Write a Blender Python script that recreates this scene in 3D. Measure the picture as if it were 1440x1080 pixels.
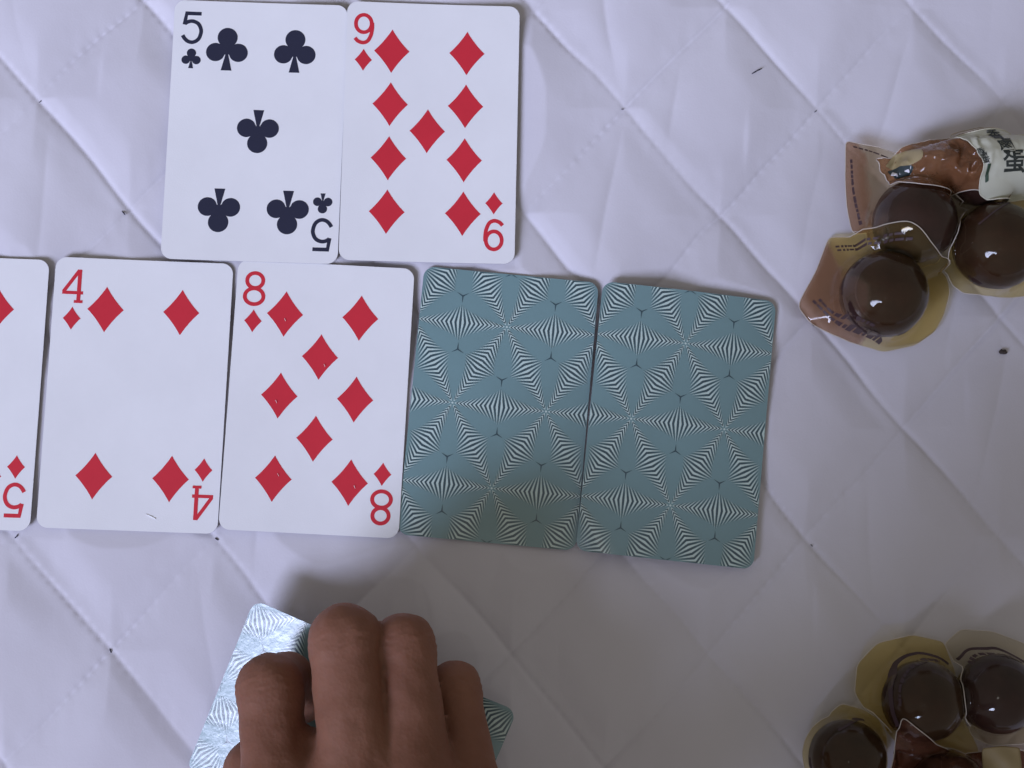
import bpy, math, random
import numpy as np
from mathutils import Matrix, Vector, noise
random.seed(7)
rng = np.random.default_rng(11)
S = 0.001                                   # everything below is written in millimetres
scene = bpy.context.scene
for o in list(bpy.data.objects): bpy.data.objects.remove(o)

# ------------------------------------------------------------------ camera
H_CAM = 450.0; FPX = 1965.26
PITCH = math.radians(6.643); ROLL = math.radians(-1.5016)
RX = Matrix.Rotation(PITCH, 4, 'X'); RY = Matrix.Rotation(ROLL, 4, 'Y')
RM = RY @ RX
cam_data = bpy.data.cameras.new('camera'); cam = bpy.data.objects.new('camera', cam_data)
scene.collection.objects.link(cam); scene.camera = cam
cam.matrix_world = Matrix.Translation((0, 0, H_CAM * S)) @ RM
cam_data.sensor_fit = 'HORIZONTAL'; cam_data.angle = 2 * math.atan(720 / FPX)
cam_data.clip_start = 0.01; cam_data.clip_end = 50
R3 = np.array(RM.to_3x3())
def at(px, py, z=0.0):
    """photo pixel (1440x1080) -> point in mm on the plane at height z"""
    d = R3 @ np.array([(px - 720) / FPX, -(py - 540) / FPX, -1.0])
    t = (z - H_CAM) / d[2]
    return np.array([0, 0, H_CAM]) + d * t

# ------------------------------------------------------------------ world, lamps, exposure
world = bpy.data.worlds.new('World'); scene.world = world; world.use_nodes = True
wb = world.node_tree.nodes['Background']
wb.inputs[0].default_value = (1.0, 0.95, 0.88, 1); wb.inputs[1].default_value = 0.20
def area(name, loc, target, size, power, color, sy=None, spread=None):
    l = bpy.data.lights.new(name, 'AREA'); l.energy = power; l.color = color; l.size = size
    if sy: l.shape = 'RECTANGLE'; l.size_y = sy
    if spread: l.spread = spread
    o = bpy.data.objects.new(name, l); scene.collection.objects.link(o)
    o.location = loc
    o.rotation_euler = (Vector(target) - Vector(loc)).to_track_quat('-Z', 'Y').to_euler()
    return o
# daylight from a window on the left
sl = bpy.data.lights.new('window_light', 'SPOT'); sl.energy = 1400.0; sl.color = (0.655, 0.712, 1.0)
sl.shadow_soft_size = 1.25; sl.spot_size = math.radians(43.0); sl.spot_blend = 0.35
so_ = bpy.data.objects.new('window_light', sl); scene.collection.objects.link(so_)
so_.location = (-2.6, -2.2, 3.2)
so_.rotation_euler = (Vector((0.22, 1.88, 0)) - so_.location).to_track_quat('-Z', 'Y').to_euler()
# the small white light of the phone beside the lens
pl = bpy.data.lights.new('phone_light', 'POINT'); pl.energy = 0.09; pl.shadow_soft_size = 0.0026; pl.color = (1, .97, .92)
po = bpy.data.objects.new('phone_light', pl); scene.collection.objects.link(po)
po.location = (0.012, -0.085, 0.470)
scene.view_settings.view_transform = 'Standard'; scene.view_settings.look = 'None'
scene.view_settings.exposure = 0.30; scene.view_settings.gamma = 1.0
scene.render.engine = 'CYCLES'
scene.cycles.transparent_max_bounces = 24; scene.cycles.max_bounces = 10
scene.render.resolution_x = 1024; scene.render.resolution_y = 768

# ------------------------------------------------------------------ helpers
def link(o, parent=None):
    scene.collection.objects.link(o)
    if parent: o.parent = parent
    return o
def mesh_obj(name, verts, faces, mats, parent=None, smooth=True, fmat=None):
    me = bpy.data.meshes.new(name)
    v = np.asarray(verts, float) * S
    me.from_pydata(v.tolist(), [], [tuple(int(i) for i in f) for f in faces])
    for m in (mats if isinstance(mats, (list, tuple)) else [mats]): me.materials.append(m)
    if fmat is not None: me.polygons.foreach_set('material_index', np.asarray(fmat, dtype=np.int32))
    me.polygons.foreach_set('use_smooth', [smooth] * len(me.polygons))
    me.update()
    return link(bpy.data.objects.new(name, me), parent)
def thing(name, label, cat, loc=(0, 0, 0), rz=0.0, group=None):
    o = bpy.data.objects.new(name, None); scene.collection.objects.link(o)
    o.empty_display_size = 0.01
    o.location = [c * S for c in loc]; o.rotation_euler = (0, 0, rz)
    o['label'] = label; o['category'] = cat
    if group: o['group'] = group
    return o
def tag(o, label, cat, group=None):
    o['label'] = label; o['category'] = cat
    if group: o['group'] = group
    return o
def catmull(pts, n=8, closed=False):
    P = np.asarray(pts, float); N = len(P); out = []
    rngi = range(N) if closed else range(N - 1)
    for i in rngi:
        if closed: a, b, c, d = P[(i-1) % N], P[i], P[(i+1) % N], P[(i+2) % N]
        else: a, b, c, d = P[max(i-1, 0)], P[i], P[i+1], P[min(i+2, N-1)]
        for k in range(n):
            t = k / n
            out.append(.5 * ((2*b) + (-a+c)*t + (2*a-5*b+4*c-d)*t*t + (-a+3*b-3*c+d)*t**3))
    if not closed: out.append(P[-1])
    return np.array(out)

# ------------------------------------------------------------------ materials
def new_mat(name):
    m = bpy.data.materials.new(name); m.use_nodes = True
    nt = m.node_tree; return m, nt, nt.nodes['Principled BSDF']
def N(nt, typ, **kw):
    n = nt.nodes.new(typ)
    for k, v in kw.items():
        if k in n.inputs: n.inputs[k].default_value = v
        else: setattr(n, k, v)
    return n
def simple(name, col, rough=.5, spec=.5, bump=None, var=None, coat=0, sss=None):
    m, nt, b = new_mat(name); L = nt.links.new
    b.inputs['Base Color'].default_value = (*col, 1); b.inputs['Roughness'].default_value = rough
    b.inputs['Specular IOR Level'].default_value = spec; b.inputs['Coat Weight'].default_value = coat
    tc = N(nt, 'ShaderNodeTexCoord')
    if var:
        sc, amt = var
        nz = N(nt, 'ShaderNodeTexNoise', Scale=sc, Detail=5.0, Roughness=.6); L(tc.outputs['Object'], nz.inputs['Vector'])
        mr = N(nt, 'ShaderNodeMapRange'); mr.inputs[1].default_value = .3; mr.inputs[2].default_value = .7
        mr.inputs[3].default_value = 1 - amt; mr.inputs[4].default_value = 1 + amt; L(nz.outputs[0], mr.inputs[0])
        hs = N(nt, 'ShaderNodeHueSaturation'); hs.inputs['Color'].default_value = (*col, 1)
        L(mr.outputs[0], hs.inputs['Value']); L(hs.outputs[0], b.inputs['Base Color'])
    if bump:
        sc, st, di = bump
        nz = N(nt, 'ShaderNodeTexNoise', Scale=sc, Detail=3.0); L(tc.outputs['Object'], nz.inputs['Vector'])
        bp = N(nt, 'ShaderNodeBump', Strength=st, Distance=di); L(nz.outputs[0], bp.inputs['Height']); L(bp.outputs[0], b.inputs['Normal'])
    if sss:
        b.inputs['Subsurface Weight'].default_value = sss[0]; b.inputs['Subsurface Scale'].default_value = sss[1]
        b.inputs['Subsurface Radius'].default_value = (1, .35, .2)
    return m

def fabric_material():
    m, nt, b = new_mat('quilted_cotton'); L = nt.links.new
    tc = N(nt, 'ShaderNodeTexCoord')
    n1 = N(nt, 'ShaderNodeTexNoise', Scale=14.0, Detail=4.0); L(tc.outputs['Object'], n1.inputs['Vector'])
    cr = N(nt, 'ShaderNodeValToRGB'); L(n1.outputs[0], cr.inputs[0])
    cr.color_ramp.elements[0].position = .3; cr.color_ramp.elements[0].color = (.60, .578, .635, 1)
    cr.color_ramp.elements[1].position = .7; cr.color_ramp.elements[1].color = (.655, .635, .69, 1)
    L(cr.outputs[0], b.inputs['Base Color'])
    b.inputs['Roughness'].default_value = .85; b.inputs['Specular IOR Level'].default_value = .2
    b.inputs['Sheen Weight'].default_value = .15
    w1 = N(nt, 'ShaderNodeTexNoise', Scale=1400.0, Detail=2.0); L(tc.outputs['Object'], w1.inputs['Vector'])
    w2 = N(nt, 'ShaderNodeTexNoise', Scale=90.0, Detail=4.0); L(tc.outputs['Object'], w2.inputs['Vector'])
    b1 = N(nt, 'ShaderNodeBump', Strength=.10, Distance=.0003); L(w1.outputs[0], b1.inputs['Height'])
    b2 = N(nt, 'ShaderNodeBump', Strength=.14, Distance=.0012); L(w2.outputs[0], b2.inputs['Height']); L(b1.outputs[0], b2.inputs['Normal'])
    L(b2.outputs[0], b.inputs['Normal'])
    return m
M_FABRIC = fabric_material()
M_THREAD = simple('sewing_thread', (.66, .63, .68), .8, .2)
M_DARKTHREAD = simple('dark_thread', (.03, .028, .045), .7, .3)
EMB = (2600.0, .18, .0002)
M_PAPER = simple('coated_card_white', (.80, .80, .82), .34, .45, bump=EMB, var=(35, .03))
M_EDGE = simple('card_edge', (.30, .30, .36), .7, .2)
M_RED = simple('red_ink', (.60, .026, .046), .42, .35, var=(60, .05), bump=EMB)
M_BLACK = simple('black_ink', (.022, .024, .05), .42, .35, bump=EMB)
M_TEAL = simple('teal_print', (.150, .275, .300), .22, 1.0, var=(40, .06), bump=(420.0, .12, .0004))
M_TEALD = simple('dark_teal_print', (.014, .058, .085), .22, 1.0, bump=(420.0, .12, .0004))
M_TEALL = simple('pale_teal_print', (.54, .69, .67), .22, 1.0, bump=(420.0, .12, .0004))

for _m in (M_TEAL, M_TEALD, M_TEALL): _m.node_tree.nodes['Principled BSDF'].inputs['IOR'].default_value = 1.68
def film(name, clear, murk, murk_amt, murk_hi=None, scale=60.0, rough=.035, gloss=.9, second=None, bumpy=.10):
    """thin plastic film: tinted clear film, patches of cloudy brown juice inside it, and a glossy skin"""
    m, nt, b = new_mat(name); L = nt.links.new
    nt.nodes.remove(b); out = nt.nodes['Material Output']
    tr = N(nt, 'ShaderNodeBsdfTransparent'); tr.inputs[0].default_value = (*clear, 1)
    di = N(nt, 'ShaderNodeBsdfDiffuse'); di.inputs[0].default_value = (*murk, 1)
    tl = N(nt, 'ShaderNodeBsdfTranslucent'); tl.inputs[0].default_value = (*murk, 1)
    ms = N(nt, 'ShaderNodeMixShader'); ms.inputs[0].default_value = .4; L(di.outputs[0], ms.inputs[1]); L(tl.outputs[0], ms.inputs[2])
    tc = N(nt, 'ShaderNodeTexCoord')
    nz = N(nt, 'ShaderNodeTexNoise', Scale=scale, Detail=4.0, Distortion=.6); L(tc.outputs['Object'], nz.inputs['Vector'])
    mr = N(nt, 'ShaderNodeMapRange'); mr.inputs[1].default_value = .35; mr.inputs[2].default_value = .68
    mr.inputs[3].default_value = murk_amt; mr.inputs[4].default_value = murk_hi if murk_hi is not None else murk_amt
    L(nz.outputs[0], mr.inputs[0])
    if second:                     # more juice collected on one side of the packet
        clear2, murk2, amt2, (ax, ay, off) = second
        sx = N(nt, 'ShaderNodeVectorMath', operation='DOT_PRODUCT'); sx.inputs[1].default_value = (ax, ay, 0)
        L(tc.outputs['Object'], sx.inputs[0])
        ad = N(nt, 'ShaderNodeMath', operation='MULTIPLY_ADD'); ad.inputs[1].default_value = .010
        L(nz.outputs[0], ad.inputs[0]); L(sx.outputs['Value'], ad.inputs[2])
        m3 = N(nt, 'ShaderNodeMapRange', interpolation_type='SMOOTHSTEP'); m3.inputs[1].default_value = off*S + .005 - .0012; m3.inputs[2].default_value = off*S + .005 + .0012
        L(ad.outputs[0], m3.inputs[0])
        def blend(a, b_, sock):
            mx = N(nt, 'ShaderNodeMix', data_type='RGBA'); mx.inputs[6].default_value = (*a, 1); mx.inputs[7].default_value = (*b_, 1)
            L(m3.outputs[0], mx.inputs[0]); L(mx.outputs[2], sock)
        blend(clear, clear2, tr.inputs[0]); blend(murk, murk2, di.inputs[0]); blend(murk, murk2, tl.inputs[0])
        mf = N(nt, 'ShaderNodeMath', operation='MULTIPLY_ADD'); mf.inputs[1].default_value = amt2 - murk_amt; L(m3.outputs[0], mf.inputs[0]); L(mr.outputs[0], mf.inputs[2])
        mr = mf
    m1 = N(nt, 'ShaderNodeMixShader'); L(mr.outputs[0], m1.inputs[0]); L(tr.outputs[0], m1.inputs[1]); L(ms.outputs[0], m1.inputs[2])
    gl = N(nt, 'ShaderNodeBsdfGlossy'); gl.inputs['Roughness'].default_value = rough; gl.inputs[0].default_value = (gloss, gloss, gloss, 1)
    fr = N(nt, 'ShaderNodeFresnel'); fr.inputs[0].default_value = 1.4
    n2 = N(nt, 'ShaderNodeTexNoise', Scale=170.0, Detail=2.0); L(tc.outputs['Object'], n2.inputs['Vector'])
    bp = N(nt, 'ShaderNodeBump', Strength=bumpy, Distance=.001); L(n2.outputs[0], bp.inputs['Height'])
    L(bp.outputs[0], gl.inputs['Normal'])
    m2 = N(nt, 'ShaderNodeMixShader'); geo = N(nt, 'ShaderNodeNewGeometry'); inv = N(nt, 'ShaderNodeMath', operation='SUBTRACT'); inv.inputs[0].default_value = 1.0
    L(geo.outputs['Backfacing'], inv.inputs[1]); mu = N(nt, 'ShaderNodeMath', operation='MULTIPLY')
    L(inv.outputs[0], mu.inputs[0]); L(fr.outputs[0], mu.inputs[1]); L(mu.outputs[0], m2.inputs[0]); L(m1.outputs[0], m2.inputs[1]); L(gl.outputs[0], m2.inputs[2])
    L(m2.outputs[0], out.inputs['Surface'])
    return m
M_FILM_Y = film('yellow_clear_film', (.95, .88, .64), (.36, .32, .19), .03, .07)
M_FILM_B = film('brown_juice_film', (.82, .70, .64), (.28, .17, .14), .20, .42, 45)
M_FILM_O = film('orange_brown_film', (.78, .56, .40), (.34, .155, .075), .40, .78, 90, bumpy=.5)
M_FILM_C = film('clear_film', (.93, .90, .82), (.40, .37, .30), .02, .05)
BROWN = ((.88, .74, .62), (.33, .20, .13), .30)
M_FILM_BL = film('clear_film_with_brown_flap', (.93, .90, .82), (.40, .37, .30), .02, .05, second=BROWN + ((-1, -.05, 12.5),))
M_FILM_AL = film('yellow_film_with_brown_flap', (.95, .88, .66), (.36, .32, .19), .03, .07, second=BROWN + ((-1, -.3, 9.5),))
M_FILM_H = film('dark_brown_film', (.62, .42, .32), (.24, .11, .07), .15, .6, 150, bumpy=.5)
M_RIM = simple('sealed_film_edge', (.58, .52, .46), .35, .6)  # edge seal; its pale colour also paints the highlight along it
M_RIMD = simple('sealed_film_edge_dark', (.05, .035, .03), .35, .5)
M_EGG = simple('soy_braised_egg', (.027, .0095, .008), .5, .12, var=(90, .35), sss=None)
M_LABEL = simple('pale_green_label', (.50, .50, .40), .4, .4, var=(50, .05))
M_INK = simple('label_ink', (.03, .035, .03), .5, .3)
M_INKB = simple('brown_print', (.06, .035, .04), .5, .3)
M_YPAPER = simple('yellow_label_paper', (.25, .19, .095), .45, .35, var=(60, .12))

# ------------------------------------------------------------------ bedspread height field
LAT = [((880,150),(0,0)),((1012,303),(1,0)),((1144,456),(2,0)),((1019,5),(0,1)),((1150,155),(1,1)),((1286,10),(1,2)),
       ((170,297),(-2,-3)),((150,915),(0,-5)),((300,752),(0,-4)),((20,760),(-1,-5)),((55,135),(-3,-3)),
       ((1150,779),(3,-1)),((997,916),(3,-2)),((850,1075),(3,-3)),((1276,580),(3,0)),((1398,738),(4,0)),((1250,900),(3.83,-1))]
def basis(x, y): return np.stack([np.ones_like(x), x, y, x*x, x*y, y*y], -1)
_pw = np.array([at(*p)[:2] / 100 for p, _ in LAT]); _uv = np.array([q for _, q in LAT], float)
_A = basis(_pw[:, 0], _pw[:, 1]); _reg = np.diag([0, 0, 0, .02, .02, .02])
COEF = np.linalg.solve(_A.T @ _A + _reg, _A.T @ _uv)
def lattice(x, y):
    uv = basis(x / 100, y / 100) @ COEF
    return uv[..., 0], uv[..., 1]
def hash2(i, j, k=0):
    v = np.sin(i * 127.1 + j * 311.7 + k * 74.7) * 43758.5453
    return v - np.floor(v)
def vnoise(x, y, seed=0):
    xi, yi = np.floor(x), np.floor(y); fx, fy = x - xi, y - yi
    fx = fx*fx*fx*(fx*(fx*6-15)+10); fy = fy*fy*fy*(fy*(fy*6-15)+10)
    a, b = hash2(xi, yi, seed), hash2(xi+1, yi, seed); c, d = hash2(xi, yi+1, seed), hash2(xi+1, yi+1, seed)
    return (a*(1-fx)+b*fx)*(1-fy) + (c*(1-fx)+d*fx)*fy
CELL = 45.0
def fabric_h(x, y):
    wob = .022
    u, v = lattice(x, y)
    u = u + wob * (vnoise(x/22, y/22, 3) - .5) * 2; v = v + wob * (vnoise(x/22, y/22, 4) - .5) * 2
    iu, iv = np.floor(u), np.floor(v); fu, fv = u - iu, v - iv
    du = np.abs(u - np.round(u)) * CELL; dv = np.abs(v - np.round(v)) * CELL
    # stitched seams: a narrow groove with a pinch at every stitch
    sp = 3.2
    def groove(d, along, s, sc):
        pin = 1 - sc * (.5 + .5 * np.cos(2*np.pi*along*CELL/sp))
        return -((.62 * np.exp(-(d/.75)**1.3) * pin + .78 * np.exp(-d/8.5)) * np.clip(.25 + 1.2*vnoise(x/30+7*s, y/30, 31), .3, 1.2))
    pinu = .75 * np.clip(vnoise(x/40, y/40, 21)*2-.7, 0, 1)
    g = groove(du, v, 0, pinu*.5) + groove(dv, u, 1, pinu)
    pk = np.exp(-np.minimum(du, dv)/6)*.22*(vnoise(x/3.2, y/5.5, 33)-.5)
    env = np.minimum(1, np.minimum(np.minimum(fu, 1-fu), np.minimum(fv, 1-fv)) * 3.2)
    env = env*env*(3-2*env)
    # pillow of each diamond with one or two soft vertical folds
    lx = (fu + fv - 1) * 33.0                      # mm across the diamond
    ly = (fv - fu) * 35.0
    a1 = .5 + 1.1 * hash2(iu, iv, 1); c1 = (hash2(iu, iv, 2) - .5) * 22; k1 = (hash2(iu, iv, 5) - .5) * .5
    q = lx - c1 - k1 * ly
    ridge = -np.sqrt(q*q + 12) * .052 * a1
    c2 = (hash2(iu, iv, 6) - .5) * 40; q2 = lx - c2 + k1 * ly
    fold = np.where(hash2(iu, iv, 7) > .35, -1.1 * np.exp(-(np.abs(q2)/3.2)) * hash2(iu, iv, 8), 0)
    h = g + pk + env * (1.6 + ridge + fold)
    # tucks: short sharp creases running out of some seams
    tk = np.where(hash2(iu, iv, 9) > .5, 1, 0) * np.tanh((lx - (hash2(iu, iv, 10)-.5)*34) / .7) * .33 * np.exp(-((ly + 13*np.sign(hash2(iu, iv, 11)-.5))/9)**2)
    h = h + env * tk
    e2 = np.clip(np.minimum(np.minimum(fu, 1-fu), np.minimum(fv, 1-fv)) * 9, 0, 1); e2 = e2*e2*(3-2*e2)
    h = h + e2 * ((hash2(iu, iv, 15)-.5) * lx/33 * 1.7 + (hash2(iu, iv, 16)-.5) * ly/35 * 1.0 + .35*(hash2(iu, iv, 17)))
    h = h + 1.5 * (vnoise(x/55, y/70, 11) - .5) + .8 * (vnoise(x/22 + y/60, y/45, 12) - .5) + .10 * (vnoise(x/7, y/13, 13) - .5)
    return h - 1.0

# cards: name -> centre x, y, angle, stacking offset
CW, CH, CR = 57.3, 87.5, 3.6
CARDS = {'5C': (-72.61, 135.888, -.026, .9), '9D': (-15.2, 135.91, -.021, 1.3), '4D': (-109.1, 48.77, -.036, .1),
         '8D': (-50.84, 47.77, -.051, .5), 'B1': (7.67, 44.88, -.092, .1), 'B2': (65.17, 39.29, -.107, .5),
         '5D': (-168.3, 49.6, -.034, .5)}
def card_local(x, y, c):
    X, Y, t, _ = c; dx, dy = x - X, y - Y
    return dx*math.cos(t) + dy*math.sin(t), -dx*math.sin(t) + dy*math.cos(t)
CARD_Z = {}
for k, c in CARDS.items():
    gx, gy = np.meshgrid(np.linspace(-28, 28, 40), np.linspace(-43, 43, 60))
    X = c[0] + gx*math.cos(c[2]) - gy*math.sin(c[2]); Y = c[1] + gx*math.sin(c[2]) + gy*math.cos(c[2])
    CARD_Z[k] = float(np.percentile(fabric_h(X, Y), 70))
row = np.mean([CARD_Z[k] for k in CARDS]); 
for k in CARDS: CARD_Z[k] = row + CARDS[k][3]
def b2_shape(x, y):            # this card arches a little and its lower left corner curls down
    return 1.2*(1-(x/28.6)**2) + .2*(y/43.7)**2 - .034*(x+28.6) - 2.3*(np.maximum(0, -x*.79-.61*y-(49.3-10))/10)**2
def pressed_h(x, y):
    h = fabric_h(x, y)
    for k, c in CARDS.items():
        lx, ly = card_local(x, y, c)
        d = np.hypot(np.maximum(np.abs(lx) - CW/2, 0), np.maximum(np.abs(ly) - CH/2, 0))
        h = np.minimum(h, row - .25 + .16 * d)
    return h
def fabric_z(px, py):
    p = at(px, py, 0); return float(pressed_h(np.array([p[0]]), np.array([p[1]]))[0])

def axis(a, b, c, d, fine, coarse):
    return np.concatenate([np.arange(a, b, coarse), np.arange(b, c, fine), np.arange(c, d + coarse, coarse)])
bed = thing('bedspread', 'pale lilac white quilted bedspread stitched in large diamonds under all the cards', 'bedspread')
xs = axis(-420, -176, 202, 440, .62, 6.0); ys = axis(-330, -84, 196, 360, .62, 6.0)
GX, GY = np.meshgrid(xs, ys); GZ = pressed_h(GX, GY)
nx, ny = len(xs), len(ys)
V = np.stack([GX, GY, GZ], -1).reshape(-1, 3) * S
idx = np.arange(nx*ny).reshape(ny, nx)
F = np.stack([idx[:-1, :-1], idx[:-1, 1:], idx[1:, 1:], idx[1:, :-1]], -1).reshape(-1, 4)
me = bpy.data.meshes.new('quilted_cover'); me.vertices.add(len(V)); me.vertices.foreach_set('co', V.ravel())
me.loops.add(F.size); me.loops.foreach_set('vertex_index', F.ravel().astype(np.int32))
me.polygons.add(len(F)); me.polygons.foreach_set('loop_start', np.arange(0, F.size, 4, dtype=np.int32))
me.polygons.foreach_set('loop_total', np.full(len(F), 4, dtype=np.int32)); me.update(calc_edges=True)
me.polygons.foreach_set('use_smooth', np.ones(len(F), bool)); me.materials.append(M_FABRIC)
link(bpy.data.objects.new('quilted_cover', me), bed)
# mattress below
bx = [(-415, -325), (435, -325), (435, 355), (-415, 355)]
mv = [(x, y, -14) for x, y in bx] + [(x, y, -180) for x, y in bx]
mat_o = mesh_obj('mattress', mv, [(0,1,2,3),(7,6,5,4),(0,4,5,1),(1,5,6,2),(2,6,7,3),(3,7,4,0)], M_FABRIC, None, False)
mat_o['kind'] = 'structure'

# thread stitches along the seams (inverse lattice by Newton steps)
def inv_lattice(u, v):
    p = np.array([0., 60.])
    J0 = (COEF[1:3].T) / 100
    for _ in range(12):
        cu = np.array(lattice(np.array(p[0]), np.array(p[1])))
        p = p + np.linalg.solve(J0, np.array([u, v]) - cu)
    return p
sv, sf = [], []
def stitch(a, b, w):
    d = b - a; L = np.linalg.norm(d)
    if L < 1e-6: return
    d = d / L; n = np.array([-d[1], d[0]]); base = len(sv)
    for t, hh in ((0, -.25), (.5, -.02), (1, -.25)):
        p = a + d * L * t
        z = float(pressed_h(np.array([p[0]]), np.array([p[1]]))[0])
        for s in (-1, 0, 1):
            q = p + n * w * s
            sv.append((q[0], q[1], z + hh + (.12 if s == 0 else 0)))
    for r in range(2):
        for s in range(2):
            i = base + r*3 + s; sf.append((i, i+1, i+4, i+3))
for fam in (0, 1):
    for line in range(-7, 8):
        for k in range(-8*14, 8*14):
            t = k / 14
            u, v = (line, t) if fam == 0 else (t, line)
            p = inv_lattice(u, v)
            if not (-170 < p[0] < 200 and -78 < p[1] < 190): continue
            if any(abs(card_local(p[0], p[1], c)[0]) < CW/2+1 and abs(card_local(p[0], p[1], c)[1]) < CH/2+1 for c in CARDS.values()): continue
            u2, v2 = (line, t + .045) if fam == 0 else (t + .045, line)
            # follow the same wobble as the seams
            def wobble(p):
                wx = .022*2*(vnoise(np.array(p[0]/22), np.array(p[1]/22), 3)-.5); wy = .022*2*(vnoise(np.array(p[0]/22), np.array(p[1]/22), 4)-.5)
                return inv_wob(p, float(wx), float(wy))
            def inv_wob(p, wx, wy):
                J0 = (COEF[1:3].T) / 100
                return p - np.linalg.solve(J0, np.array([wx, wy]))
            stitch(wobble(p), wobble(inv_lattice(u2, v2)), .16)
st = mesh_obj('stitching', sv, sf, M_THREAD, bed); st['kind'] = 'stuff'
def blob(name, pts, r, mat, parent, seed=0):
    """little lumpy tube through points"""
    P = catmull(pts, 5); v, f = [], []
    n = 6
    for i, p in enumerate(P):
        t = P[min(i+1, len(P)-1)] - P[max(i-1, 0)]; t = t / (np.linalg.norm(t) + 1e-9)
        a = np.cross(t, [0, 0, 1.0]); a /= (np.linalg.norm(a) + 1e-9); b = np.cross(a, t)
        e = min(1, (min(i, len(P)-1-i) + .35) / 2.0)
        rr = r * e * (1 + .3*math.sin(i*2.1 + seed))
        for k in range(n):
            w = 2*math.pi*k/n; v.append(p + rr*(math.cos(w)*a + math.sin(w)*b))
    for i in range(len(P)-1):
        for k in range(n): f.append((i*n+k, i*n+(k+1) % n, (i+1)*n+(k+1) % n, (i+1)*n+k))
    f.append(tuple(range(n))[::-1]); f.append(tuple((len(P)-1)*n + k for k in range(n)))
    return mesh_obj(name, v, f, mat, parent)
for j, (px, py, L, ang) in enumerate([(171, 297, 1.8, .9), (152, 916, 1.5, 1.2), (21, 754, 1.6, -.9), (303, 758, 1.3, .6), (53, 139, 1.2, -.8),
                                      (1149, 153, 1.2, -.8), (1145, 456, 1.2, .8), (876, 151, 1.0, 0), (1144, 767, .9, .9)]):
    p = at(px, py, 0); z = fabric_z(px, py) + .25; dx, dy = math.cos(ang)*L/2, -math.sin(ang)*L/2
    blob('thread_knot', [(p[0]-dx, p[1]-dy, z), (p[0]+.15, p[1]-.1, z+.2), (p[0]+dx, p[1]+dy, z)], .20 if j < 4 else .13, M_DARKTHREAD, bed, j)
p0, p1, p2 = at(1057, 104), at(1064, 100), at(1072, 96)
zz = fabric_z(1064, 100) + .4
tag(blob('hair_snippet', [(p0[0], p0[1], zz), (p1[0], p1[1], zz+.3), (p2[0], p2[1], zz)], .2, M_DARKTHREAD, None),
    'short black hair or thread snippet lying in a diamond of the bedspread', 'hair')
p0 = at(1412, 495); zz = fabric_z(1412, 495) + .5
tag(blob('crumb', [(p0[0]-1.2, p0[1]-.1, zz), (p0[0], p0[1]+.3, zz+.2), (p0[0]+1.4, p0[1]-.2, zz)], .75, simple('crumb_brown', (.05, .035, .03), .7), None),
    'tiny dark brown crumb on the bedspread below the upper egg packs', 'crumb')

# ------------------------------------------------------------------ playing cards
def rounded_rect(w, h, r, nc=8, ns=14):
    pts = []
    for cx, cy, a0 in ((w/2-r, h/2-r, 0), (-w/2+r, h/2-r, 90), (-w/2+r, -h/2+r, 180), (w/2-r, -h/2+r, 270)):
        for k in range(nc+1):
            a = math.radians(a0 + 90*k/nc); pts.append((cx + r*math.cos(a), cy + r*math.sin(a)))
    out = []
    for i, p in enumerate(pts):
        q = pts[(i+1) % len(pts)]; d = math.dist(p, q); n = max(1, int(d/4.5))
        for k in range(n): out.append((p[0]+(q[0]-p[0])*k/n, p[1]+(q[1]-p[1])*k/n))
    return np.array(out)
OUT = rounded_rect(CW, CH, CR)
def ccw(P):
    P = np.asarray(P, float); x, y = P[:, 0], P[:, 1]
    return P if np.sum(x*np.roll(y, -1) - y*np.roll(x, -1)) > 0 else P[::-1].copy()
def polar_sheet(outline, z, zf, rings, center=(0, 0)):
    outline = ccw(outline)
    n = len(outline); c = np.array(center, float)
    v = [(c[0], c[1], zf(c[0], c[1]) + z)]; f = []
    for r in rings:
        for p in outline:
            q = c + (p - c) * r; v.append((q[0], q[1], zf(q[0], q[1]) + z))
    for k in range(n): f.append((0, 1+k, 1+(k+1) % n))
    for j in range(len(rings)-1):
        a = 1 + j*n; b = 1 + (j+1)*n
        for k in range(n): f.append((a+k, b+k, b+(k+1) % n, a+(k+1) % n))
    return v, f
RINGS = [i/14 for i in range(1, 15)]
def card_body(parent, zf, top_mat):
    v1, f1 = polar_sheet(OUT, .30, zf, RINGS); v2, f2 = polar_sheet(OUT, 0, zf, RINGS)
    n = len(OUT); o = len(v1); f = list(f1) + [tuple(o+i for i in reversed(q)) for q in f2]
    fm = [0]*len(f1) + [1]*len(f2)
    a = len(v1) - n; b = o + len(v2) - n
    for k in range(n): f.append((b+k, b+(k+1) % n, a+(k+1) % n, a+k)); fm.append(1)
    ob = mesh_obj('card_stock', v1+v2, f, [top_mat, M_EDGE], parent, True, fm)
    mod = ob.modifiers.new('es', 'EDGE_SPLIT'); mod.split_angle = math.radians(40)
    return ob
def diamond_outline(w, h):
    pts = []
    C = [(0, h/2), (-w/2, 0), (0, -h/2), (w/2, 0)]
    for i in range(4):
        a, b = np.array(C[i]), np.array(C[(i+1) % 4]); m = (a+b)/2 * .86
        for k in range(8):
            t = k/8; pts.append((1-t)**2*a + 2*t*(1-t)*m + t*t*b)
    return np.array(pts)
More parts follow.
